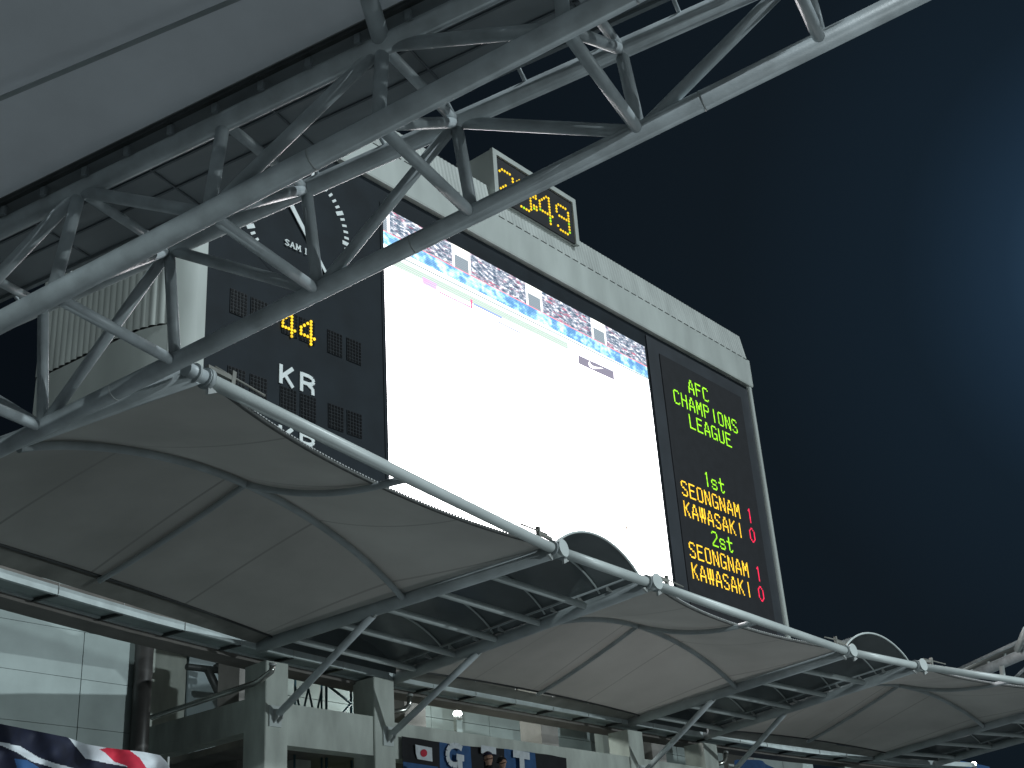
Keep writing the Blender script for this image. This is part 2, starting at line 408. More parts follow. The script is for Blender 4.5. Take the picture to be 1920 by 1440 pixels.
sw = [(28.76, 17.10), (28.70, 16.99), (28.78, 16.92), (28.95, 16.92), (29.45, 17.09), (29.0, 17.0), (28.84, 17.0), (28.78, 17.04)]
c = MB(); c.extrude([(x, 20.058, z) for x, z in sw], (0, .006, 0)); c.build('advert_mark', m_scrwhite, scr)

# --- dot matrix writing
GL = {
'A': "..XX.. ..XX.. .X..X. .X..X. .X..X. X....X XXXXXX X....X X....X X....X",
'F': "XXXXXX X..... X..... X..... XXXXX. X..... X..... X..... X..... X.....",
'C': ".XXXX. X....X X..... X..... X..... X..... X..... X..... X....X .XXXX.",
'H': "X....X X....X X....X X....X XXXXXX X....X X....X X....X X....X X....X",
'M': "X....X XX..XX XX..XX X.XX.X X.XX.X X.XX.X X....X X....X X....X X....X",
'P': "XXXXX. X....X X....X X....X XXXXX. X..... X..... X..... X..... X.....",
'I': "...X.. ...X.. ...X.. ...X.. ...X.. ...X.. ...X.. ...X.. ...X.. ...X..",
'O': ".XXXX. X....X X....X X....X X....X X....X X....X X....X X....X .XXXX.",
'N': "X....X XX...X XX...X X.X..X X.X..X X..X.X X..X.X X...XX X...XX X....X",
'S': ".XXXX. X....X X..... X..... .XX... ...XX. .....X .....X X....X .XXXX.",
'L': "X..... X..... X..... X..... X..... X..... X..... X..... X..... XXXXXX",
'E': "XXXXXX X..... X..... X..... XXXXX. X..... X..... X..... X..... XXXXXX",
'G': ".XXXX. X....X X..... X..... X..... X..XXX X....X X....X X...XX .XXX.X",
'U': "X....X X....X X....X X....X X....X X....X X....X X....X X....X .XXXX.",
'K': "X....X X...X. X..X.. X.X... XXX... X.X... X..X.. X...X. X...X. X....X",
'W': "X.XX.X X.XX.X X.XX.X X.XX.X X.XX.X X.XX.X XXXXXX .X..X. .X..X. .X..X.",
'1': "...X.. ..XX.. ...X.. ...X.. ...X.. ...X.. ...X.. ...X.. ...X.. ...X..",
'0': "..XX.. .X..X. X....X X....X X....X X....X X....X X....X .X..X. ..XX..",
'2': ".XXXX. X....X .....X .....X ....X. ...X.. ..X... .X.... X..... XXXXXX",
's': "...... ...... ...... .XXXX. X....X X..... .XXXX. .....X X....X .XXXX.",
't': "..X... ..X... ..X... XXXXXX ..X... ..X... ..X... ..X... ..X..X ...XX.",
}
def led_line(txt, x0, ztop, material, adv=.4495, cw=.0565, y=20.024, h=None):
    mb = MB(); rows_h = (h or .515) / 10
    for i, ch in enumerate(txt):
        if ch == ' ': continue
        for r, row in enumerate(GL[ch].split()):
            for q, b in enumerate(row):
                if b != 'X': continue
                X0 = x0 + i * adv + q * cw; Z0 = ztop - r * rows_h
                for dx in (0, .5):
                    for dz in (0, .5):
                        a, bz = X0 + dx * cw, Z0 - dz * rows_h
                        mb.box((a, y, bz - rows_h * .42), (a + cw * .42, y + .005, bz))
    return struct(mb.build('text_line', material, sb, 'LED text reading ' + txt), 'stuff')
led_line('AFC', 34.30, 18.30, m_lime)
led_line('CHAMPIONS', 33.30, 17.62, m_lime)
led_line('LEAGUE', 34.08, 16.95, m_lime)
led_line('1st', 34.50, 15.04, m_lime)
led_line('SEONGNAM', 33.05, 14.36, m_amber)
led_line('KAWASAKI', 33.05, 13.67, m_amber)
led_line('2st', 34.50, 13.00, m_lime)
led_line('SEONGNAM', 33.05, 12.33, m_amber)
led_line('KAWASAKI', 33.05, 11.65, m_amber)
for ch, zt in (('1', 14.36), ('0', 13.67), ('1', 12.33), ('0', 11.65)): led_line(ch, 37.0, zt, m_red)
# --- left panel: unlit modules, lit 44, lettering
def module(x0, zt, w=.46, h=.60):
    mb = MB(); mb.box((x0, 20.075, zt - h), (x0 + w, 20.099, zt))
    o = mb.build('led_module', m_module, sb); d = MB()
    for i in range(5):
        for j in range(7):
            a = x0 + w * (i + .5) / 5; b = zt - h * (j + .5) / 7
            d.obox(V((a, 20.068, b)), V((1, 0, 0)), V((0, 1, 0)), V((0, 0, 1)), .028, .006, .028)
    struct(d.build('led_dots', m_moddot, o), 'stuff')
for x0, zt in ((15.40, 14.42), (15.97, 14.42), (18.24, 14.42), (18.85, 14.42), (15.40, 12.53), (16.0, 12.53),
               (16.84, 12.51), (17.42, 12.51), (18.26, 12.52), (18.84, 12.52), (16.86, 14.44), (17.38, 14.44)): module(x0, zt)
D4 = "...X. ..XX. .X.X. X..X. X..X. XXXXX ...X. ...X."
def led_digit(pat, x0, zt, px, pz, rad, material, y, green=()):
    mb = MB()
    for r, row in enumerate(pat.split()):
        for q, b in enumerate(row):
            if b == '.': continue
            cx, cz = x0 + q * px, zt - r * pz; k = len(mb.v)
            ring = [(cx + rad * math.cos(a * math.pi / 4 + .39), cz + rad * math.sin(a * math.pi / 4 + .39)) for a in range(8)]
            mb.extrude([(a, y, b2) for a, b2 in ring], (0, .02, 0), 1 if b == 'G' else 0)
    return mb
struct(led_digit(D4, 16.86, 14.41, .088, .084, .036, m_yellow, 20.04).build('lit_digit', [m_yellow, m_green], sb), 'stuff')
struct(led_digit(D4, 17.40, 14.41, .100, .084, .038, m_yellow, 20.04).build('lit_digit', [m_yellow, m_green], sb), 'stuff')
def strokes(segs, x0, z0, w, h, th, y=20.075, serif=False):
    mb = MB()
    for k, (a, b) in enumerate(segs):
        p = V((x0 + a[0] * w, y + .0008 * k, z0 + a[1] * h)); q = V((x0 + b[0] * w, y + .0008 * k, z0 + b[1] * h))
        mb.bar(p, q, th, .02, up=V((0, 1, 0)))
    return mb
CURV = [(0, 1), (.62, 1), (.88, .93), (.96, .78), (.88, .62), (.62, .54), (0, .54)]
LK = [((.1, 0), (.1, 1)), ((.14, .36), (.92, 1)), ((.36, .55), (.94, 0))]
LR = [((.1, 0), (.1, 1))] + [((max(.1, a[0]), a[1] * .92 + .0), (max(.1, b[0]), b[1] * .92)) for a, b in zip(CURV, CURV[1:])] + [((.52, .5), (.9, .3)), ((.9, .34), (.92, 0))]
for zb in (12.56, 11.08):
    strokes(LK, 16.80, zb, .42, .47, .095).build('letter', m_white, sb, 'white painted letter K')
    strokes(LR, 17.40, zb, .42, .47, .09).build('letter', m_white, sb, 'white painted letter R')
# clock
CC = V((17.275, 20.095, 17.03)); CR = 1.61
c = MB(); k = 64
c.extrude([(CC.x + 1.86 * math.cos(2 * math.pi * i / k), 20.092, CC.z + 1.86 * math.sin(2 * math.pi * i / k)) for i in range(k)], (0, .007, 0))
clk = c.build('clock_face', m_panel, sb, 'dark round analogue clock face with white ticks')
tb = MB(); tb.box((-.032, -.012, -.075), (.032, 0, .075)); tm = tb.mesh('clock_tick', m_white)
tb = MB(); tb.box((-.055, -.012, -.125), (.055, 0, .125)); tM = tb.mesh('clock_tick', m_white)
for i in range(60):
    a = 2 * math.pi * i / 60; big = i % 5 == 0; rr = CR - (.02 if big else 0)
    o = share('clock_tick', tM if big else tm, clk)
    o.matrix_parent_inverse = Matrix()
    o.location = V((CC.x + rr * math.sin(a), 20.09, CC.z + rr * math.cos(a))); o.rotation_euler = (0, a, 0)
    o.matrix_parent_inverse = (sb.matrix_basis @ sb.matrix_basis.inverted())
c = MB()
hd = V((18.22 - 17.275, 0, 15.81 - 17.03)).normalized(); hs = V((hd.z, 0, -hd.x))
p0 = CC - hd * .58; p1 = CC + hd * 1.54
c.extrude([V((p.x, 20.03, p.z)) for p in (p0 + hs * .075, p1 + hs * .04, p1 - hs * .04, p0 - hs * .075)], (0, .012, 0)); c.build('clock_hand', m_white, clk)
hd2 = hd; hs = V((hd2.z, 0, -hd2.x)); p1 = CC + hd2 * .8
c = MB(); c.extrude([V((p.x, 20.045, p.z)) for p in (CC + hs * .06, p1 + hs * .04, p1 - hs * .04, CC - hs * .06)], (0, .012, 0)); c.build('clock_hand', m_white, clk)
# slab serif SAM I on the clock
def serifs(mb, pts, w, y):
    for x, z in pts: mb.bar(V((x - w / 2, y, z)), V((x + w / 2, y, z)), .02, .012, up=V((0, 1, 0)))
SEGS = {'S': [((.9, .85), (.5, 1)), ((.5, 1), (.1, .8)), ((.1, .8), (.5, .52)), ((.5, .52), (.9, .25)), ((.9, .25), (.5, 0)), ((.5, 0), (.1, .15))],
        'A': [((.1, 0), (.5, 1)), ((.5, 1), (.9, 0)), ((.28, .35), (.72, .35))],
        'M': [((.08, 0), (.15, 1)), ((.15, 1), (.5, .25)), ((.5, .25), (.85, 1)), ((.85, 1), (.92, 0))], 'I': [((.5, 0), (.5, 1))]}
for i, (ch, x) in enumerate((('S', 16.88), ('A', 17.04), ('M', 17.22), ('I', 17.45))):
    mb = strokes(SEGS[ch], x, 16.16, .15, .15, .028, 20.052)
    if ch in 'AMI': serifs(mb, [(x + .15 * q, 16.16) for q in ((.1, .9) if ch != 'I' else (.5,))], .06, 20.05)
    if ch in 'MI': serifs(mb, [(x + .15 * q, 16.31) for q in ((.12, .88) if ch != 'I' else (.5,))], .05, 20.05)
    mb.build('letter', m_white, clk)
# digital clock box on the parapet
c = MB()
x0, x1, z0, z1 = 24.55, 28.55, 20.98, 22.68
c.box((x0 + .02, 19.95, z0 + .02), (x1 - .02, 21.3, z1 - .02), 0)
cb = c.build('time_box', m_beige, sb, 'box on the parapet showing amber time digits')
c = MB()
for a, b in (((x0, z1 - .17), (x1, z1)), ((x0, z0 + .0), (x0 + .17, z1 - .17)), ((x1 - .17, z0), (x1, z1 - .17))):
    c.box((a[0], 19.84, a[1]), (b[0], 19.948, b[1]))
c.build('frame', m_beige, cb)
c = MB(); c.box((x0 + .17, 19.90, z0 + .022), (x1 - .17, 19.947, z1 - .17)); c.build('display', m_disp, cb)
T2 = ".XXXX. X....X .....X .....X ....G. ..XX.. .X.... X..... X..... XXXXXG"
T0 = ".XXXX. X....X X....X X....X X....X X....X X....X X....X G....X .XGXX."
T4 = "...XX. ..X.X. .X..X. X...X. X...X. X...X. GXXXXX ....G. ....G. ....X."
T9 = ".XXXX. X....X X....X X....X .XXXXX .....G .....X .....X X....G .XXXX."
TC = "..... ..... XX... XX... ..... ..... XX... GX..."
for pat, xx, lab in ((T2, 24.88, '2'), (T0, 25.68, '0'), (TC, 26.42, 'colon'), (T4, 26.72, '4'), (T9, 27.56, '9')):
    struct(led_digit(pat, xx, 22.13, .118, .103, .040, m_yellow, 19.88).build('lit_digit', [m_yellow, m_green], cb), 'stuff')
c = MB(); c.tube([(24.3, 21.0, 21.4), (24.3, 21.0, 22.55)], .03); c.tube([(24.3, 21., 22.5), (24.3, 20.8, 22.5)], .09, 10)
c.build('parapet_fixture', m_gal, sb)
# posts that carry the board
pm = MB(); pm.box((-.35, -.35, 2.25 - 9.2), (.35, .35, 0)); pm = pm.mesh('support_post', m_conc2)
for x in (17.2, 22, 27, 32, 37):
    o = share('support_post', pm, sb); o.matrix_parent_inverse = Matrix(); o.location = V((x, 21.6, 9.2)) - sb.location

# ================================================================== cantilever roof truss
def zB(i): return 6.09 * (1 + .055 * i)
def fit(data):                                                  # straight chord through measured joints
    n_ = len(data); mi = sum(i for i, _ in data) / n_; mp = sum((p for _, p in data), V((0, 0, 0))) / n_
    den = sum((i - mi) ** 2 for i, _ in data); sl = sum(((p - mp) * (i - mi) for i, p in data), V((0, 0, 0))) / den
    return lambda i: mp + sl * (i - mi)
cB = fit([(i, onZ(*p, zB(i))) for i, p in enumerate([(85, 800), (325, 683), (595, 545), (880, 402), (1205, 240), (1540, 85)])])
cA = fit([(i, onZ(*p, zB(i))) for i, p in [(1, (100, 552)), (2, (384, 405)), (3, (715, 230)), (4, (1056, 54))]])
cC = fit([(i, onZ(*p, zB(i) * (1.255 - .033 * i))) for i, p in [(1, (320, 471)), (2, (570, 350)), (3, (855, 228)), (4, (1165, 95))]])
cD = fit([(i, onZ(*p, zB(i) * (1.213 - .034 * i))) for i, p in [(1, (150, 357)), (2, (418, 232)), (3, (718, 84))]])
tr = thing('roof_truss', 'pale grey tubular steel box truss crossing in front of the scoreboard', 'truss', cB(2))
RC, RS = .106, .065
i0, i1 = -4, 5.72
for nm, fn, r in (('chord', cB, RC - .005), ('chord', cA, RC + .004), ('chord', cC, RC - .006), ('chord', cD, RC - .006)):
    mb = MB(); mb.tube([fn(i0), fn(i1)], r, 28); o = mb.build(nm, m_steel, tr)
    e = MB(); e.tube([fn(i1), lerp(fn(i1), fn(i1 + 1), .008)], r + .008, 28); e.build('end_plate', m_steel, o)
    for k in (.55, 2.62, 4.35) if fn in (cA, cB) else ():
        e = MB(); e.tube([fn(k) , lerp(fn(k), fn(k + 1), .010)], r + .002, 28); e.build('weld_ring', m_seam, o)
def strut(p, q, r=RS, name='strut'):
    MB().tube([p, q], r, 18).build(name, m_steel, tr)
for i in range(-3, 6):
    strut(cD(i), cA(i), RS); strut(cC(i), cB(i), RS); strut(cA(i), cB(i), RS - .004); strut(cD(i), cC(i), RS - .012); strut(cA(i), cC(i), RS - .006)
for i in (-3, -1, 1, 3, 5):
    for d in (-1, 1):
        if i + d < 6:
            strut(cD(i), cA(i + d), RS, 'diagonal'); strut(cC(i), cB(i + d), RS, 'diagonal')

# ================================================================== side stand roof over the truss
side = (cA(3) - cB(3)); side.z = 0; side.normalize()            # horizontally away from the pitch
sr = thing('stand_roof', 'grey membrane roof of the side stand above the tubular truss', 'roof', cD(2))
def mplane(i, s): return cD(i) + side * s + V((0, 0, .17 + s * .06))
mb = MB(); mb.grid(lambda u, v: mplane(-5 + 19 * u, .21 + 11 * v) + V((0, 0, .25 * math.sin(math.pi * v))), 40, 16, uvf=lambda u, v: (20 * u, .5 + 11 * v))  # sheet extended beyond the view to shade the truss end from the floodlight
mb.build('roof_sheet', m_roof, sr, 'smooth pale grey roof membrane')
mb = MB(); mb.bar(mplane(-5, .17), mplane(14, .17), .05, .10); mb.build('edge_angle', m_dark, sr)
mb = MB(); mb.bar(cD(-5) + V((0, 0, .15)) + side * .06, cD(14) + V((0, 0, .15)) + side * .06, .20, .02); mb.build('edge_gap_shade', m_deck, sr)  # dark grey strip standing in for the shaded gap beside the chord
bk = MB(); bk.box((-.03, -.02, -.05), (.03, .02, .05)); bkm = bk.mesh('bracket', m_deck)
ax = (cD(1) - cD(0)); ang = math.atan2(ax.y, ax.x)
for k in range(34):
    p = mplane(-4 + .3 * k, .13) - V((0, 0, .10)); o = share('bracket', bkm, sr); o.matrix_parent_inverse = Matrix()
    o.location = p - sr.location; o.rotation_euler = (0, 0, ang)
# dark purlin line under the membrane
def on_roof(px, py, dz=.03):
    d = ray(px, py); lo, hi = .001, .01
    for _ in range(60):                                          # march to the sheet
        m = (lo + hi) / 2; p = d * m
        w = p - cD(0); dirn = cD(1) - cD(0); dh = V((dirn.x, dirn.y, 0))
        A = Matrix(((dh.x, side.x), (dh.y, side.y))); s_ = A.inverted() @ V((w.x, w.y))
        if p.z < mplane(s_[0], s_[1]).z - dz: lo = m
        else: hi = m
    return d * lo
a, b = on_roof(-60, 210, .04), on_roof(480, -17, .04)
mb = MB(); mb.bar(a, b, .05, .012); mb.build('purlin', m_steel2, sr, 'dark purlin line under the membrane')
mb = MB(); mb.tube([cD(3) + V((0, 0, .02)), on_roof(690, -10, .10), on_roof(684, -160, .12)], .085, 18); mb.build('purlin', m_steel, sr)
mb = MB(); mb.tube([cD(3), cD(3) + V((0, 0, .16))], .05, 12); mb.build('hanger', m_gal, sr)
# metal deck between the two upper chords
def dk(i, s): return lerp(cD(i), cC(i), s) + V((0, 0, .17))
mb = MB(); mb.grid(lambda u, v: dk(-5 + 10.72 * u, .02 + .80 * v), 20, 4, sm=False); o = mb.build('roof_deck', m_deck, sr, 'dark grey metal deck between the upper chords')
mb = MB(); mb.bar(dk(-5, .83), dk(5.72, .83), .05, .09); mb.build('deck_edge', m_deck, sr)
for s in (.24, .5):
    mb = MB(); mb.bar(dk(-5, s) - V((0, 0, .012)), dk(5.7, s) - V((0, 0, .012)), .025, .02); mb.build('deck_joint', m_deckjoint, sr)
for k in range(12):
    i = -4.6 + k * .85; mb = MB(); mb.bar(dk(i, .02) - V((0, 0, .012)), dk(i, .80) - V((0, 0, .012)), .02, .02); mb.build('deck_joint', m_deckjoint, sr)
for k in range(20):
    i = -3.3 + k * .45; mb = MB(); mb.tube([dk(i, .84), lerp(cD(i), cC(i), .985) + V((0, 0, .06))], .022, 8); mb.build('deck_prop', m_steel, sr)

# ================================================================== end stand canopies
ZF, ZR = 6.40, 6.05
J = [onZ(370, 702, ZF), onZ(1043, 1032, ZF), onZ(1221, 1094, ZF), onZ(1590, 1222, ZF), onZ(1722, 1249, ZF)]
dirn = (onZ(1920, 1278, ZF) - J[4]).normalized(); J.append(J[4] + dirn * 8.0); J.append(J[5] + V((2.6, -1.2, 0)))
G = [onZ(*p, ZR) for p in [(0, 1075), (250, 1150), (500, 1215), (760, 1275), (1000, 1320), (1300, 1375), (1500, 1406)]]
G = [G[0] + (G[0] - G[1]) * 1.6 + V((0, -.5, 0)), G[0] + (G[0] - G[1]) * .6 + V((0, -.1, 0))] + G
G.append(G[-1] + (G[-1] - G[-2]) * 1.0 + V((0, -.5, 0))); G.append(G[-1] + V((7, -2.0, 0)))
def gat(x):
    for a, b in zip(G, G[1:]):
        if x <= b.x: return lerp(a, b, (x - a.x) / (b.x - a.x))
    return G[-1].copy()
Rr = [gat(6.3), gat(15.0), gat(18.9), gat(27.3), gat(30.8), gat(39.5), gat(42.6)]
def beamend(k): return J[k], Rr[k]
def cap_joint(parent, k):
    a, b = beamend(k); d = (a - b).normalized()
    e = MB(); e.tube([a - d * .10, a + d * .13], .125, 24); o = e.build('beam_end_cap', m_pipe, parent)
    e = MB(); e.tube([a + d * .131, a + d * .150], .145, 24); e.build('cap_plate', m_pipe, o)
def collar(parent, p, d):
    e = MB(); e.tube([p, p + d * .06], .125, 20); e.build('pipe_collar', m_steel2, parent)
    e = MB(); n_ = d.cross(V((0, 0, 1))).normalized()
    e.extrude([p + d * .02 + V((0, 0, -.08)), p + d * .16 + V((0, 0, -.13)), p + d * .02 + V((0, 0, -.20))], n_ * .04); e.build('gusset', m_gal, parent)
def front_pipe(parent, a, b):
    d = (b - a).normalized(); e = MB(); e.tube([a + d * .16, b - d * .16], .085, 24); o = e.build('front_pipe', m_pipe, parent, 'pale front edge pipe')
    collar(parent, a + d * .12, d); collar(parent, b - d * .12, -d)
def side_beam(parent, k, off=0.):
    a, b = beamend(k); e = MB(); e.tube([a, b], .125, 20); o = e.build('side_beam', m_steel2, parent)
    return o
ARCH = .47
def memb_canopy(l, r, label):
    root = thing('membrane_canopy', label, 'canopy', (Rr[l] + Rr[r]) / 2, 'fabric canopies over the end stand')
    La, Lb, Ra, Rb = J[l], Rr[l], J[r], Rr[r]
    def base(u, v): return lerp(lerp(La, Lb, v), lerp(Ra, Rb, v), u)
    def rise(v):
        if v < ARCH: return .04 + .76 * (v / ARCH) ** 2.0
        return .03 + .77 * max(0., (1 - (v - ARCH) / (1 - ARCH))) ** 1.25
    def surf(u, v, dz=0.): 
        uu = .017 + .966 * u
        return base(uu, v) + V((0, 0, rise(v) * (4 * u * (1 - u)) ** .92 + .055 + dz))
    def vf(u): return .010 + .093 * (4 * u * (1 - u)) ** 1.0
    mb = MB(); mb.grid(lambda u, v: surf(u, vf(u) + (.94 - vf(u)) * v), 40, 32, uvf=lambda u, v: (8. * u + .35 * math.sin(v * 2.5), v * 6))
    mb.build('membrane', m_memb, root, 'off white fabric roof stretched over curved ribs')
    mb = MB(); mb.tube([surf(i / 40, vf(i / 40) - .004, -.01) for i in range(41)], .028, 8); hem = mb.build('edge_hem', m_hem, root)
    # lacing between hem and pipe
    d = (Ra - La)
    lc = MB()
    for i in range(96):
        u = .10 + .80 * i / 95; p = surf(u, vf(u) - .008, .015); q = p + (base(.024 + .952 * u, 0) - p) * .055
        q2 = p + d.normalized() * .035
        lc.bar(p, q2, .018, .018, up=V((0, .3, 1))); 
    struct(lc.build('lacing', m_rope, hem), 'stuff')
    mb = MB(); mb.tube([surf(i / 30, .935, -.015) for i in range(31)], .022, 8); mb.build('rear_cable', m_dark, root)
    mb = MB(); mb.grid(lambda u, v: base(u, .945 + .055 * v) + V((0, 0, .02 + .08 * (1 - v))), 10, 1, sm=False); mb.build('rear_flashing', m_flash, root)
    for u0, u1 in ((.0, .03), (1., .97)):
        mb = MB(); mb.grid(lambda u, v: base(lerp(u0, u1, u), .02 + .96 * v) + V((0, 0, .085 + .02 * u)), 1, 8, sm=False); mb.build('side_gap_shade', m_deck, root)  # dark strips added as the shaded gap, hiding the bright screen behind
    mb = MB(); mb.tube([surf(i / 32, ARCH, -.075) for i in range(33)], .055, 14); ar = mb.build('arch_rib', m_steel2, root)
    for u in (.0, 1.):
        p = surf(u, ARCH, -.075); e = MB(); e.bar(p + V((0, 0, .02)), base(u, ARCH), .07, .03); e.build('rib_foot', m_gal, ar)
    mb = MB(); mb.tube([surf(.5, ARCH + (.94 - ARCH) * i / 14, -.07) for i in range(15)] , .045, 12); mb.build('ridge_rib', m_steel2, root)
    pts = [surf(.5, lerp(ARCH, vf(.5), i / 14), -.07) for i in range(15)]; pts.append(base(.5, .015) + V((0, 0, .02)))
    mb = MB(); mb.tube(pts, .05, 12); mb.build('ridge_rib', m_steel2, root)
    mb = MB(); mb.tube([lerp(pts[-1], pts[-3], .55), pts[-1]], .056, 14); mb.build('rib_sleeve', m_steel, root)
    front_pipe(root, La, Ra)
    for sgn, jn, u in ((1, l, .045), (-1, r, .955)):               # tensioning plates on the front corners
        p = base(u, .0) + V((0, 0, .15)); dd = d.normalized() * sgn
        e = MB(); e.bar(p - dd * .22, p + dd * .20, .05, .05); e.bar(p + dd * .18 + V((0, 0, -.07)), p + dd * .20 + V((0, 0, .10)), .06, .06)
        e.tube([p - dd * .1 + V((0, 0, .05)), p + dd * .75 + V((0, 0, -.0))], .014, 6); e.build('tension_clamp', m_flash, root)
    return root, base, surf
def glazed_canopy(l, r, label, strut_feet=()):
    root = thing('glazed_canopy', label, 'canopy', (Rr[l] + Rr[r]) / 2, 'narrow vaulted canopies between the fabric roofs')
    La, Lb, Ra, Rb = J[l], Rr[l], J[r], Rr[r]
    def base(u, v): return lerp(lerp(La, Lb, v), lerp(Ra, Rb, v), u)
    def vault(u, v, dz=0., ins=.05): 
        return base(ins + (1 - 2 * ins) * u, v) + V((0, 0, .13 + .50 * (4 * u * (1 - u)) ** .85 + dz))
    for k in (l, r): side_beam(root, k); cap_joint(root, k)
    front_pipe(root, La, Ra)
    mb = MB(); mb.grid(lambda u, v: vault(u, .025 + .95 * v), 28, 16); 
    mb.build('vault_glazing', m_glaz, root, 'dark smoked vault sheet')
    mb = MB(); mb.tube([vault(i / 28, .022) for i in range(29)], .022, 8); mb.build('vault_rim', m_pipe, root)
    for v in (.16, .36, .56, .76):
        mb = MB(); mb.tube([vault(i / 20, v, -.03) for i in range(21)], .018, 8); mb.build('vault_rib', m_pipe, root)
    for k, v in enumerate((.22, .39, .56, .73, .90)):
        mb = MB(); mb.tube([base(.0, v), base(1., v)], .062, 14); pu = mb.build('purlin', m_pipe, root)
    for u0, u1 in ((.0, .05), (1., .95)):
        mb = MB(); mb.grid(lambda u, v: base(lerp(u0, u1, u), .03 + .94 * v) + V((0, 0, .07 + .07 * u)), 2, 8, sm=False); mb.build('kerb_flashing', m_glaz, root)
    mb = MB(); pr = [vault(i / 16, .972) for i in range(17)]; mb.poly(pr + [base(.95, .972), base(.05, .972)]); mb.build('vault_end', m_glaz, root)
    for u in (.09, .91):
        mb = MB(); mb.tube([base(u, .05) + V((0, 0, .15)), base(u, .97) + V((0, 0, .15))], .02, 8); mb.build('side_rail', m_steel2, root)
        for k in range(9):
            p = base(u, .12 + .1 * k); q = base(.03 if u < .5 else .97, .12 + .1 * k); n_ = (Lb - La).normalized()
            e = MB(); e.extrude([p + V((0, 0, .15)), p + V((0, 0, .06)), q + V((0, 0, .06))], n_ * .03); e.build('bracket', m_gal, root)
    return root, base
memb_canopy(0, 1, 'wide fabric canopy bay in front of the KR lettering beside the truss')
mr0 = MB(); mr0.tube([J[0], Rr[0]], .11, 18)
eb = mr0.build('canopy_end_beam', m_steel2); tag(eb, 'dark end beam of the first fabric canopy just under the truss chord', 'beam')
e = MB(); e.tube([J[0] - (J[1] - J[0]).normalized() * .18, J[0] + (J[1] - J[0]).normalized() * .13], .085, 16); o = e.build('pipe_stub', m_steel, eb)
for s_ in (-.06, .10):
    e = MB(); dd = (J[1] - J[0]).normalized(); e.tube([J[0] + dd * s_, J[0] + dd * (s_ + .03)], .115, 16); e.build('flange', m_steel2, eb)
memb_canopy(2, 3, 'fabric canopy bay below the SEONGNAM and KAWASAKI text panel')
memb_canopy(4, 5, 'fabric canopy bay beyond the right end of the scoreboard')
g1, gb1 = glazed_canopy(1, 2, 'narrow dark vaulted canopy in front of the white video screen')
g2, gb2 = glazed_canopy(3, 4, 'narrow dark vaulted canopy seen against the night sky')
g3, gb3 = glazed_canopy(5, 6, 'narrow dark vaulted canopy at the far end of the row')

# ================================================================== gutter, edge beam, columns, concourse
def sweep(pts, prof, name, material, parent=None):
    mb = MB(); n_ = len(prof)
    for i, p in enumerate(pts):
        t_ = (pts[min(i + 1, len(pts) - 1)] - pts[max(i - 1, 0)]); t_.z = 0; t_.normalize(); nb = V((-t_.y, t_.x, 0))   # away from the pitch
        for (dn, dz) in prof: q = p + nb * dn + V((0, 0, dz)); mb.v.append(tuple(q))
    for i in range(len(pts) - 1):
        for j in range(n_):
            a, b = i * n_ + j, i * n_ + (j + 1) % n_; mb.face((a, b, b + n_, a + n_))
    mb.face(range(n_)); mb.face([len(mb.v) - n_ + j for j in range(n_)][::-1])
    return mb.build(name, material, parent)
gx = [gat(4.5 + i * 1.6) for i in range(26)]
gut = thing('gutter', 'long pale metal gutter running behind the canopies above the columns', 'gutter', gat(20))
sweep(gx, [(-.02, -.07), (.05, -.07), (.05, .07), (-.02, .07)], 'front_lip', m_gutter, gut)
sweep(gx, [(.052, -.03), (.46, -.03), (.46, .02), (.052, .02)], 'trough', m_trough, gut)
sweep(gx, [(.46, -.06), (.53, -.06), (.53, .06), (.46, .06)], 'rear_lip', m_gutter, gut)
L = 0.
x = 7.6
while x < 40:
    p = gat(x); q = gat(x + .1); d = (q - p).normalized(); nb = V((-d.y, d.x, 0))
    e = MB(); e.bar(p + nb * .0 + V((0, 0, -.062)), p + nb * .50 + d * .0 + V((0, 0, -.062)), .05, .05); e.build('bracket', m_dark, gut)
    e = MB(); e.tube([p - nb * .03 + V((0, 0, -.06)), p - nb * .03 + V((0, 0, .26))], .008, 6); e.build('hanger_rod', m_gal, gut)
    x += 1.38
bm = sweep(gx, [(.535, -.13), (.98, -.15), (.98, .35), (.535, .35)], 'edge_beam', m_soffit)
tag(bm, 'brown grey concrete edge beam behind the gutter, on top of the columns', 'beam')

CY = 18.7
def column(x0, x1, label, ztop=5.78, y=CY, dep=.62, grp='white columns under the edge beam'):
    c = MB(); b_ = .015
    pl = [(x0 + b_, y), (x1 - b_, y), (x1, y + b_), (x1, y + dep - b_), (x1 - b_, y + dep), (x0 + b_, y + dep), (x0, y + dep - b_), (x0, y + b_)]
    c.extrude([(a, q, 2.25) for a, q in pl], (0, 0, ztop - 2.25))
    return tag(c.build('concrete_column', m_conc), label, 'column', grp)
column(15.44, 15.98, 'white concrete column with a strut foot, where the drainpipe ends', 5.92)
column(18.20, 18.77, 'white concrete column with a strut foot, beside the blue and black banner', 5.97)
column(26.88, 27.50, 'white concrete column right of the blue and black banner')
column(30.30, 30.98, 'white concrete column between the two right-hand canopy struts')
column(38.4, 39.1, 'white concrete column at the far end of the row')
def beam_box(a, b, label, name='spandrel_beam', material=m_conc):
    c = MB(); c.box(a, b); return tag(c.build(name, material), label, 'beam')
beam_box((15.985, 18.74, 4.43), (18.195, 19.1, 5.19), 'white concrete beam between the two columns with strut feet')
beam_box((18.775, 18.74, 4.42), (26.875, 19.1, 5.13), 'long white concrete beam behind the blue and black banner')
beam_box((27.505, 18.74, 4.42), (30.295, 19.1, 5.13), 'short white concrete beam right of the banner, between columns')
beam_box((30.985, 18.74, 4.42), (38.395, 19.1, 5.13), 'white concrete beam at the far right of the concourse')
beam_box((15.46, 19.325, 4.70), (15.82, 22.6, 5.31), 'white concrete cross beam running back under the drainpipe', 'cross_beam')

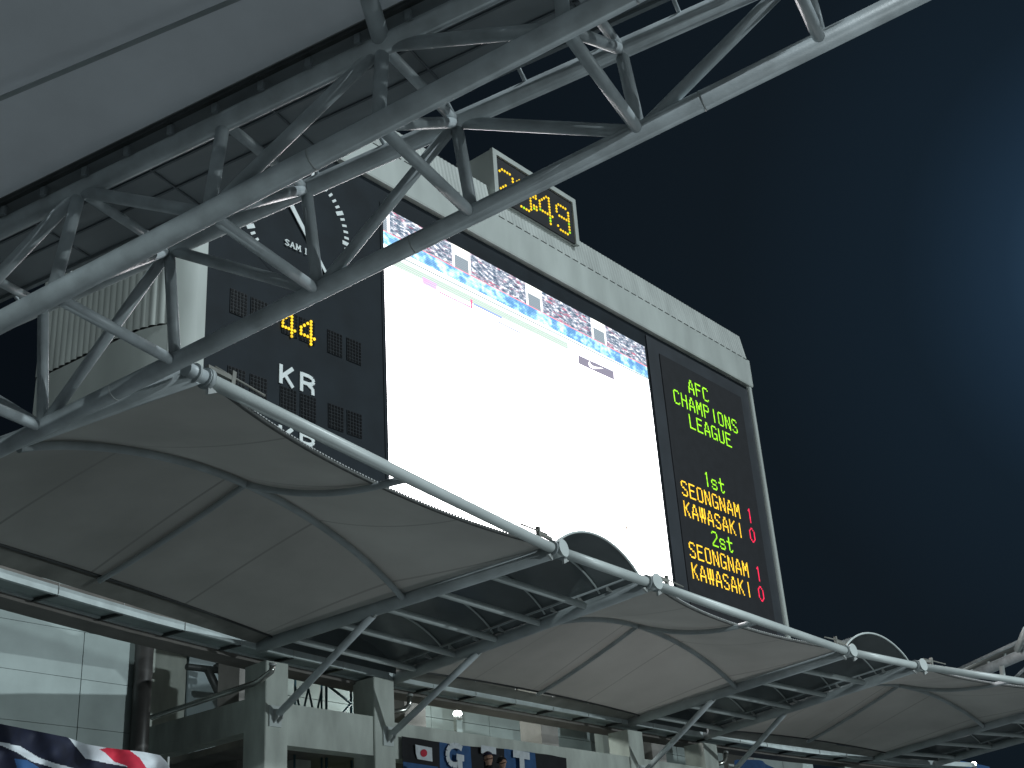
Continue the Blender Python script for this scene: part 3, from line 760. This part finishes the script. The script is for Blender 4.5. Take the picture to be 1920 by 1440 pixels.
def strut_set(px_foot, px_top, k, label, footp=None):
    a, b = beamend(k); top = online(*px_top, a, b) - V((0, 0, .10))
    foot = footp if footp else onY(*px_foot, CY - .12)
    root = thing('canopy_strut', label, 'strut', foot, 'raking struts that prop the canopy beams')
    c = MB(); c.tube([foot, top], .068, 16); c.build('tube', m_steel, root)
    c = MB(); c.box((foot.x - .14, CY - .03, foot.z - .22), (foot.x + .14, CY - .003, foot.z + .16)); c.build('base_plate', m_pipe, root)
    for s_ in (-.05, .05):
        c = MB(); c.extrude([(foot.x + s_, CY - .03, foot.z - .16), (foot.x + s_, CY - .03, foot.z + .10), (foot.x + s_, CY - .20, foot.z + .06), (foot.x + s_, CY - .16, foot.z - .08)], (.02, 0, 0)); c.build('lug', m_gal, root)
    d = (top - foot).normalized(); c = MB(); c.bar(top - d * .1, top + d * .08, .05, .12); c.build('top_fin', m_gal, root)
strut_set((523, 1338), (712, 1188), 1, 'grey canopy strut rising from the column where the drainpipe ends')
strut_set((735, 1376), (903, 1238), 2, 'grey canopy strut rising beside the banner with the red disc')
strut_set((1210, 1446), (1345, 1333), 3, 'grey canopy strut right of the banner')
strut_set((1378, 1443), (1480, 1360), 4, 'grey canopy strut over the blue tarpaulin')

# rear wall of the concourse
rw = thing('rear_wall', 'pale green grey panelled rear wall of the concourse behind the columns', 'wall', (22, 24, 2.25))
px_ = 9.0; k = 0
while px_ < 46:
    w_ = 2.35; c = MB()
    rows_ = [2.25, 4.1, 5.05, 5.95, 6.85, 7.75]
    for z0_, z1_ in zip(rows_, rows_[1:]):
        c = MB(); c.box((px_ + .012, 24., z0_ + .008), (px_ + w_ - .012, 24.06, z1_ - .008)); c.build('panel', m_wall, rw)
    px_ += w_; k += 1
c = MB(); c.box((9, 24.061, 2.25), (46, 24.2, 7.75)); c.build('backing', m_dark, rw)
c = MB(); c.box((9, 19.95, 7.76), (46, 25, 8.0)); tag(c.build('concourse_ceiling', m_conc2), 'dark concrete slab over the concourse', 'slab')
lw = thing('left_wall', 'pale panelled wall behind the waving flag, left of the dark round post', 'wall', (11, 20.6, 2.25))
xsw = [6.5, 8.5, 10.5, onY(150, 1300, 20.6).x, 14.15]
for xa, xb in zip(xsw, xsw[1:]):
    for za, zb in zip([2.25, 3.9, 4.75, 5.6, 6.45], [3.9, 4.75, 5.6, 6.45, 7.3]):
        c = MB(); c.box((xa + .008, 20.6, za + .004), (xb - .008, 20.65, zb - .004)); c.build('panel', m_wall, lw)
c = MB(); c.box((6.5, 20.651, 2.25), (14.15, 20.75, 7.3)); c.build('backing', m_dark, lw)
# wall pieces behind the openings
for a, b, mm, lab in (((16.1, 23.2, 2.25), (16.95, 23.5, 7.7), m_conc, 'cream wall pier right of the dark round post'),
                      ((17.1, 23.3, 2.25), (18.5, 23.45, 7.7), m_walldark, 'blue grey wall panel seen behind the drainpipe'),
                      ((31.6, 22.9, 2.25), (32.5, 23.2, 7.7), m_conc, 'cream wall pier above the banner, right of the lamp'),
                      ((32.7, 22.9, 2.25), (33.9, 23.1, 7.7), m_walldark, 'blue grey wall panel right of the cream pier above the banner')):
    c = MB(); c.box(a, b); tag(c.build('wall_pier', mm), lab, 'wall')
c = MB(); p = onY(266, 1300, 20.45); c.tube([(p.x, 20.45, 2.25), (p.x, 20.45, 7.0)], .17, 24); pst = c.build('round_post', m_post)
tag(pst, 'dark brown round steel post left of the white columns', 'post')
# drainpipes
def drain(pts, label, r=.055):
    c = MB(); c.tube(pts, r, 14); o = tag(c.build('drainpipe', m_stain), label, 'pipe', 'drainpipes off the gutter')
    e = MB(); e.tube([pts[-1] , pts[-1] + (pts[-1] - pts[-2]).normalized() * .05], r + .015, 14); e.build('pipe_socket', m_gal, o)
a, b, c_ = onX(285, 1345, 15.25), onX(478, 1281, 15.25), onX(505, 1266, 15.25)
drain([a, b, b + V((.0, -.12, .02)), c_ + V((0, -.06, .06)), c_ + V((0, -.08, .16))], 'long shiny drainpipe slanting back from the first column')
p = onY(742, 1334, 19.2)
drain([p + V((-.5, .6, -.02)), p, p + V((.22, -.04, .05)), p + V((.34, -.06, .16)), p + V((.37, -.06, .34))], 'short black hooked drainpipe beside the second column')
p = onY(1348, 1432, 19.2)
drain([p + V((-.5, .6, -.02)), p, p + V((.2, -.04, .05)), p + V((.3, -.06, .16)), p + V((.34, -.06, .3))], 'short hooked drainpipe beside the right column over the blue tarpaulin')
# steel lattice frames behind the beam
def frame(x0, x1, y, z0, z1, segs, label, r=.02):
    root = thing('steel_frame', label, 'frame', ((x0 + x1) / 2, y, z0))
    for a, b in segs:
        c = MB(); c.tube([(lerp(x0, x1, a[0]), y, lerp(z0, z1, a[1])), (lerp(x0, x1, b[0]), y, lerp(z0, z1, b[1]))], r, 8); c.build('bar', m_teal, root)
q0, q1 = onY(612, 1336, 20.2), onY(658, 1285, 20.2)
frame(q0.x, q1.x, 20.2, 2.25, q1.z + .1, [((0, 0), (0, 1)), ((1, 0), (1, 1)), ((0, .96), (1, .88)), ((1, .88), (0, .72)), ((0, .66), (1, .60)), ((0, .3), (1, .3)), ((0, 1), (1, 1))],
      'teal steel frame with a slanting brace above the white beam', .028)
q0, q1 = onY(556, 1330, 20.2), onY(606, 1285, 20.2)
frame(q0.x, q1.x, 20.25, 2.25, q1.z + .1, [((1, 0), (1, 1)), ((0, 0), (0, 1)), ((0, .95), (.5, .62)), ((.5, .95), (0, .62)), ((.5, .95), (1, .62)), ((1, .95), (.5, .62)), ((0, .3), (1, .3)), ((0, 1), (1, 1))],
      'teal steel lattice gate with crossed bars above the white beam', .022)
# stair braces seen past the drainpipe
root = thing('stair_frame', 'dark steel stair with slanting stringers behind the drainpipe', 'stair', (17, 22.2, 2.25))
for p_, q_, r_ in (((388, 1252), (425, 1330), .09), ((405, 1245), (448, 1325), .07), ((350, 1250), (455, 1262), .07), ((420, 1238), (456, 1250), .06)):
    c = MB(); c.tube([onY(*p_, 22.2), onY(*q_, 22.2)], r_, 10); c.build('stringer', m_dark, root)
for k in range(4):
    c = MB(); a = onY(418 + k * 9, 1268 - k * 1, 22.2); c.tube([a, a + V((.12, 0, -.38))], .022, 8); c.build('baluster', m_gal, root)
c = MB(); c.tube([onY(425, 1330, 22.2), V((17.3, 22.2, 2.25))], .08, 10); c.build('leg', m_dark, root)
# inside the lower opening
c = MB(); a, b = onY(555, 1432, 20.6), onY(583, 1420, 20.6); c.box((a.x, 20.6, 2.25), (b.x, 21.0, a.z + .12)); tag(c.build('white_cabinet', m_conc), 'white cabinet inside the opening below the beam', 'cabinet')
a, b = onY(612, 1436, 22.6), onY(664, 1424, 22.6)
c = MB(); c.box((a.x, 22.6, 2.25), (b.x, 22.7, b.z)); tag(c.build('green_board', m_sign), 'lime green board inside the opening below the beam', 'board')
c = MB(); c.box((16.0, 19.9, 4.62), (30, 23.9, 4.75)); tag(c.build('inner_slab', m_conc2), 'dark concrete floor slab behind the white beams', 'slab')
# lamps
def lamp(px, py, Y, label, power, zb):
    p = onY(px, py, Y); root = thing('wall_lamp', label, 'lamp', p)
    c = MB(); c.tube([p + V((0, 0, -.10)), p + V((0, 0, -.02))], .10, 14); c.build('housing', m_gal, root)
    c = MB(); c.tube([p + V((0, 0, -.018)), p + V((0, 0, .03)), p + V((0, 0, .09)), p + V((0, 0, .11))], [.09, .11, .09, .03], 14); c.build('bulb', m_lamp, root)
    c = MB(); c.box((p.x - .10, p.y - .05, zb), (p.x + .10, p.y + .05, p.z - .10)); c.build('post', m_wall, root)
    l = bpy.data.lights.new('lamp_light', 'POINT'); l.energy = power; l.shadow_soft_size = .12; l.color = (.92, 1, .96)
    o = bpy.data.objects.new('lamp_light', l); S.collection.objects.link(o); o.location = p + V((0, -.02, .26)); o.parent = root; o.matrix_parent_inverse = root.matrix_basis.inverted()
lamp(858, 1341, 21.2, 'glaring white lamp on a short post above the banner', 260, 4.76)
lamp(1826, 1434, 20.2, 'glaring white lamp low at the far right under the canopies', 200, 2.25)
# blue sheets
c = MB(); a, b = onY(1376, 1423, 19.9), onY(1456, 1436, 19.9); c.grid(lambda u, v: (lerp(a.x, b.x, u), 19.9 + .12 * math.sin(u * 9), lerp(a.z + .05 - .12 * (2 * u - 1) ** 4, 3.2, v)), 24, 4)
tag(c.build('blue_tarpaulin', m_blue), 'blue tarpaulin hanging behind the right-hand strut', 'tarpaulin')
c = MB(); a, b = onY(1790, 1424, 22.), onY(1856, 1440, 22.); c.box((a.x, 22, 2.25), (b.x, 22.08, a.z)); tag(c.build('blue_board', m_blue), 'blue board behind the low lamp at the far right', 'board')

# ================================================================== banner, flag, people
BYn = 18.64
bn = thing('supporter_banner', 'blue and black supporters banner with a red disc flag and white letters', 'banner', (21.6, BYn, 4.2))
bx = [onY(px, 1390, BYn).x for px in (755, 822, 883, 943, 1003, 1058)]
for k in range(5):
    def cl(u, v, a=bx[k], b=bx[k + 1], k=k):
        x = lerp(a, b, u); return (x, BYn + .025 * math.sin(x * 3.1 + v * 2) + .012 * math.sin(x * 9), 4.86 - .03 * math.sin((x - bx[0]) * 1.2) - 1.5 * v)
    c = MB(); c.grid(cl, 12, 8); c.build('cloth_panel', [m_black, m_blue][k % 2], bn)
def bpoly(pxs, material, name, dy=-.06, par=bn):
    c = MB(); c.extrude([onY(px, py, BYn + dy) for px, py in pxs], (0, .008, 0)); return c.build(name, material, par)
bpoly([(779, 1396), (810, 1402), (811, 1428), (783, 1423), (780, 1412)], m_wcloth, 'flag_field', -.055)
bpoly([(795 + 6.2 * math.cos(a * .3142), 1412 + 7.2 * math.sin(a * .3142)) for a in range(20)], m_redc, 'red_disc', -.07)
bpoly([(756, 1428), (822, 1438), (823, 1470), (758, 1460)], m_blue, 'lower_strip', -.05)
def bstroke(p, q, w, dy=-.06):
    c = MB(); c.bar(onY(*p, BYn + dy), onY(*q, BYn + dy), w, .01, up=V((0, 1, 0))); return c
gpts = [(866, 1404), (860, 1399), (852, 1397.5), (844, 1400), (839.5, 1408), (839, 1418), (842, 1428), (849, 1434), (857, 1434), (863, 1430), (864, 1421)]
c = MB()
for k, (p, q) in enumerate(zip(gpts, gpts[1:])): c.bar(onY(*p, BYn - .06 - .0007 * k), onY(*q, BYn - .06 - .0007 * k), .115, .008, up=V((0, 1, 0)))
c.bar(onY(856, 1419, BYn - .07), onY(870, 1422, BYn - .07), .13, .008, up=V((0, 1, 0))); c.bar(onY(862, 1421, BYn - .072), onY(863, 1441, BYn - .072), .14, .008, up=V((0, 1, 0)))
c.build('letter', m_wcloth, bn, 'white letter G')
c = MB(); c.bar(onY(962, 1412.5, BYn - .06), onY(993, 1418, BYn - .06), .16, .008, up=V((0, 1, 0))); c.bar(onY(978, 1416, BYn - .062), onY(979.5, 1446, BYn - .062), .16, .008, up=V((0, 1, 0))); c.build('letter', m_wcloth, bn, 'white letter T')
c = MB(); c.bar(onY(902, 1404.5, BYn - .06), onY(930, 1409, BYn - .06), .17, .008, up=V((0, 1, 0))); c.bar(onY(915, 1407, BYn - .062), onY(916.5, 1446, BYn - .062), .16, .008, up=V((0, 1, 0))); c.build('letter', m_wcloth, bn, 'white letter half hidden by the people')
# waving flag low on the left, printed cloth: one mesh, colours by face
def inside(p, poly):
    x, y = p; r = False; n_ = len(poly)
    for i in range(n_):
        (x1, y1), (x2, y2) = poly[i], poly[(i + 1) % n_]
        if (y1 > y) != (y2 > y) and x < (x2 - x1) * (y - y1) / (y2 - y1) + x1: r = not r
    return r
P_w1 = [(-60, 1380), (0, 1391), (38, 1399), (72, 1420), (105, 1432), (140, 1440), (170, 1452), (150, 1462), (95, 1438), (60, 1428), (30, 1410), (0, 1397), (-60, 1386)]
P_bl = [(27, 1423), (52, 1426), (78, 1442), (84, 1470), (40, 1470)]
P_wh = [(126, 1380), (160, 1422), (200, 1431), (245, 1439), (262, 1480), (330, 1480), (330, 1400), (126, 1370)]
P_rd = [(187, 1405), (205, 1401), (238, 1403), (262, 1421), (278, 1445), (290, 1480), (250, 1480), (238, 1436), (214, 1428), (198, 1412)]
TOP = [(-80, 1340), (0, 1357), (125, 1382), (160, 1395), (200, 1402), (270, 1410), (300, 1416), (312, 1428), (322, 1446)]
def topy(px):
    for a, b in zip(TOP, TOP[1:]):
        if px <= b[0]: return lerp(a[1], b[1], (px - a[0]) / (b[0] - a[0]))
    return TOP[-1][1]
FY = 14.2
fl = MB(); NU, NV = 300, 100
def fpx(u, v): px = -80 + 402 * u; ty = topy(px); return px, ty + (1520 - ty) * v
def ffn(u, v):
    px, py = fpx(u, v); return onY(px, py, FY + .16 * math.sin(px * .030 + py * .05) + .06 * math.sin(px * .09 - py * .03))
fl.grid(ffn, NU, NV)
for idx in range(len(fl.f)):
    i, j = idx % NU, idx // NU; p = fpx((i + .5) / NU, (j + .5) / NV)
    fl.m[idx] = 2 if inside(p, P_w1) else 3 if inside(p, P_rd) else 1 if inside(p, P_bl) else 2 if inside(p, P_wh) else 0
fo = fl.build('waving_flag', [m_navy, m_blue, m_wcloth, m_redc])
tag(fo, 'dark navy flag with white and red print waving below the rear wall', 'flag')
c = MB(); a = onY(318, 1450, FY); c.tube([V((a.x, FY + .02, 1.4)), onY(316, 1419, FY + .02)], .014, 8); c.build('flag_pole', m_gal, fo)

def person(px, py, Y, scale, label, mats, hair, facing):
    top = onY(px, py, Y); root_z = top.z - 1.72 * scale
    J_ = {  # name: (pos, radius)
        'pel': ((0, 0, .95), .15), 'waist': ((0, 0, 1.10), .135), 'chest': ((0, 0, 1.30), .155), 'neckb': ((0, .0, 1.44), .075), 'neck': ((.0, .0, 1.50), .055),
        'jaw': ((.015, 0, 1.56), .068), 'head': ((.0, 0, 1.63), .090), 'crown': ((-.01, 0, 1.69), .070),
        'brow': ((.05, 0, 1.645), .05), 'nose': ((.098, 0, 1.605), .016), 'chin': ((.065, 0, 1.545), .03)}
    E_ = [('pel', 'waist'), ('waist', 'chest'), ('chest', 'neckb'), ('neckb', 'neck'), ('neck', 'jaw'), ('jaw', 'head'), ('head', 'crown'), ('head', 'brow'), ('brow', 'nose'), ('jaw', 'chin')]
    for sgn, t_ in ((1, 'l'), (-1, 'r')):
        J_['ear' + t_] = ((-.01, .088 * sgn, 1.615), .018); E_.append(('head', 'ear' + t_))
        J_['sh' + t_] = ((0, .19 * sgn, 1.40), .072); J_['el' + t_] = ((-.03, .25 * sgn, 1.12), .05); J_['wr' + t_] = ((.06, .25 * sgn, .88), .033); J_['pa' + t_] = ((.08, .25 * sgn, .80), .036)
        E_ += [('chest', 'sh' + t_), ('sh' + t_, 'el' + t_), ('el' + t_, 'wr' + t_), ('wr' + t_, 'pa' + t_)]
        for f_, (dx, dl) in enumerate(((.035, .055), (.018, .085), (.0, .092), (-.018, .086), (-.034, .068))):
            a_, b_ = f'f{f_}{t_}', f'g{f_}{t_}'
            J_[a_] = ((.085 + dx, .245 * sgn, .80 - dl * .5), .010); J_[b_] = ((.10 + dx, .235 * sgn, .80 - dl), .008)
            E_ += [('pa' + t_, a_), (a_, b_)]
        J_['hip' + t_] = ((0, .10 * sgn, .88), .10); J_['kn' + t_] = ((.01, .11 * sgn, .48), .062); J_['an' + t_] = ((-.02, .11 * sgn, .09), .042); J_['to' + t_] = ((.14, .12 * sgn, .04), .036)
        E_ += [('pel', 'hip' + t_), ('hip' + t_, 'kn' + t_), ('kn' + t_, 'an' + t_), ('an' + t_, 'to' + t_)]
    names = list(J_); me = bpy.data.meshes.new('tmp'); me.from_pydata([J_[k][0] for k in names], [(names.index(a), names.index(b)) for a, b in E_], [])
    o = bpy.data.objects.new('person', me); S.collection.objects.link(o)
    md = o.modifiers.new('skin', 'SKIN'); md.use_smooth_shade = True; o.modifiers.new('sub', 'SUBSURF').levels = 2
    for k, nme in enumerate(names):
        sv = me.skin_vertices[0].data[k]; sv.radius = (J_[nme][1],) * 2; sv.use_root = nme == 'pel'
    dg = bpy.context.evaluated_depsgraph_get(); dg.update(); me2 = bpy.data.meshes.new_from_object(o.evaluated_get(dg)); o.modifiers.clear(); o.data = me2
    for m_ in mats: me2.materials.append(m_)
    for p_ in me2.polygons:
        z_ = p_.center.z; p_.use_smooth = True
        p_.material_index = 0 if (z_ > 1.475 or (z_ < .87 and abs(p_.center.y) > .2)) else (1 if z_ > .9 else 2)
    o.location = (top.x, Y, root_z); o.scale = (scale,) * 3; o.rotation_euler = (0, 0, facing)
    tag(o, label, 'person', 'two spectators before the banner')
    bpy.context.view_layer.update()
    h = MB()                                                     # hair or cap as a shaped shell
    def hf(u, v):
        a = 2 * math.pi * u; b_ = v * (1.75 if math.cos(a) < .2 and hair == 'hair' else 1.28)
        r_ = .104 + .004 * math.sin(9 * a); return (-.012 + r_ * 1.08 * math.sin(b_) * math.cos(a), r_ * .92 * math.sin(b_) * math.sin(a), 1.635 + r_ * 1.03 * math.cos(b_))
    h.grid(hf, 20, 8)
    ho = h.build('cap' if hair == 'cap' else 'hair', m_cap if hair == 'cap' else m_hair)
    ho.parent = o
    if hair == 'cap':
        b_ = MB(); b_.extrude([(.06, -.07, 1.672), (.13, -.06, 1.666), (.168, -.025, 1.662), (.168, .025, 1.662), (.13, .06, 1.666), (.06, .07, 1.672)], (0, 0, .012)); bo = b_.build('cap_peak', m_cap); bo.parent = ho
person(915, 1411, 16.9, 1.0, 'spectator in a dark cap and dark jacket standing before the banner', [m_skin, m_jacket, m_jacket], 'cap', -.5)
person(941, 1420, 17.3, .97, 'bareheaded spectator with short black hair beside the capped one', [m_skin, m_jacket2, m_jacket], 'hair', -.9)

# ================================================================== far stand roof at the right
fr_ = thing('far_roof', 'far grey stand roof with pipe edge behind the last canopy', 'roof', onY(1900, 1260, 24))
def at(px, py, d): return ray(px, py).normalized() * d
DL, DR = 52., 44.
MB().tube([at(1690, 1325, DL + 3), at(1960, 1208, DR)], .17, 18).build('edge_pipe', m_steel, fr_)
c = MB(); a, b = at(1700, 1300, DL + 3), at(1960, 1180, DR); a2, b2 = at(1690, 1322, DL + 9), at(1960, 1207, DR + 7); c.poly([a, b, b2, a2]); c.build('roof_sheet', m_flash, fr_)
c = MB(); c.tube([a, b], .06, 10); c.build('roof_rim', m_steel, fr_)
for px, py in ((1822, 1262), (1853, 1247), (1884, 1232), (1913, 1217)):
    c = MB(); c.tube([at(px, py - 7, 47.5), at(px + .5, py + 3, 47.5)], .045, 8); c.build('prop', m_pipe, fr_)
c = MB(); c.tube([at(1878, 1248, 46), at(1884, 1300, 46)], .085, 12); c.build('strut', m_pipe, fr_)
c = MB(); c.tube([at(1884, 1290, 47), at(1940, 1235, 46)], .05, 10); c.build('strut', m_steel, fr_)
c = MB(); c.tube([at(1908, 1218, 45), at(1925, 1180, 44)], .12, 12); c.build('mast_foot', m_pipe, fr_)
c = MB(); c.poly([at(1780, 1330, 56), at(1990, 1225, 48), at(1990, 1300, 48), at(1780, 1345, 56)]); c.build('soffit', m_deck, fr_)
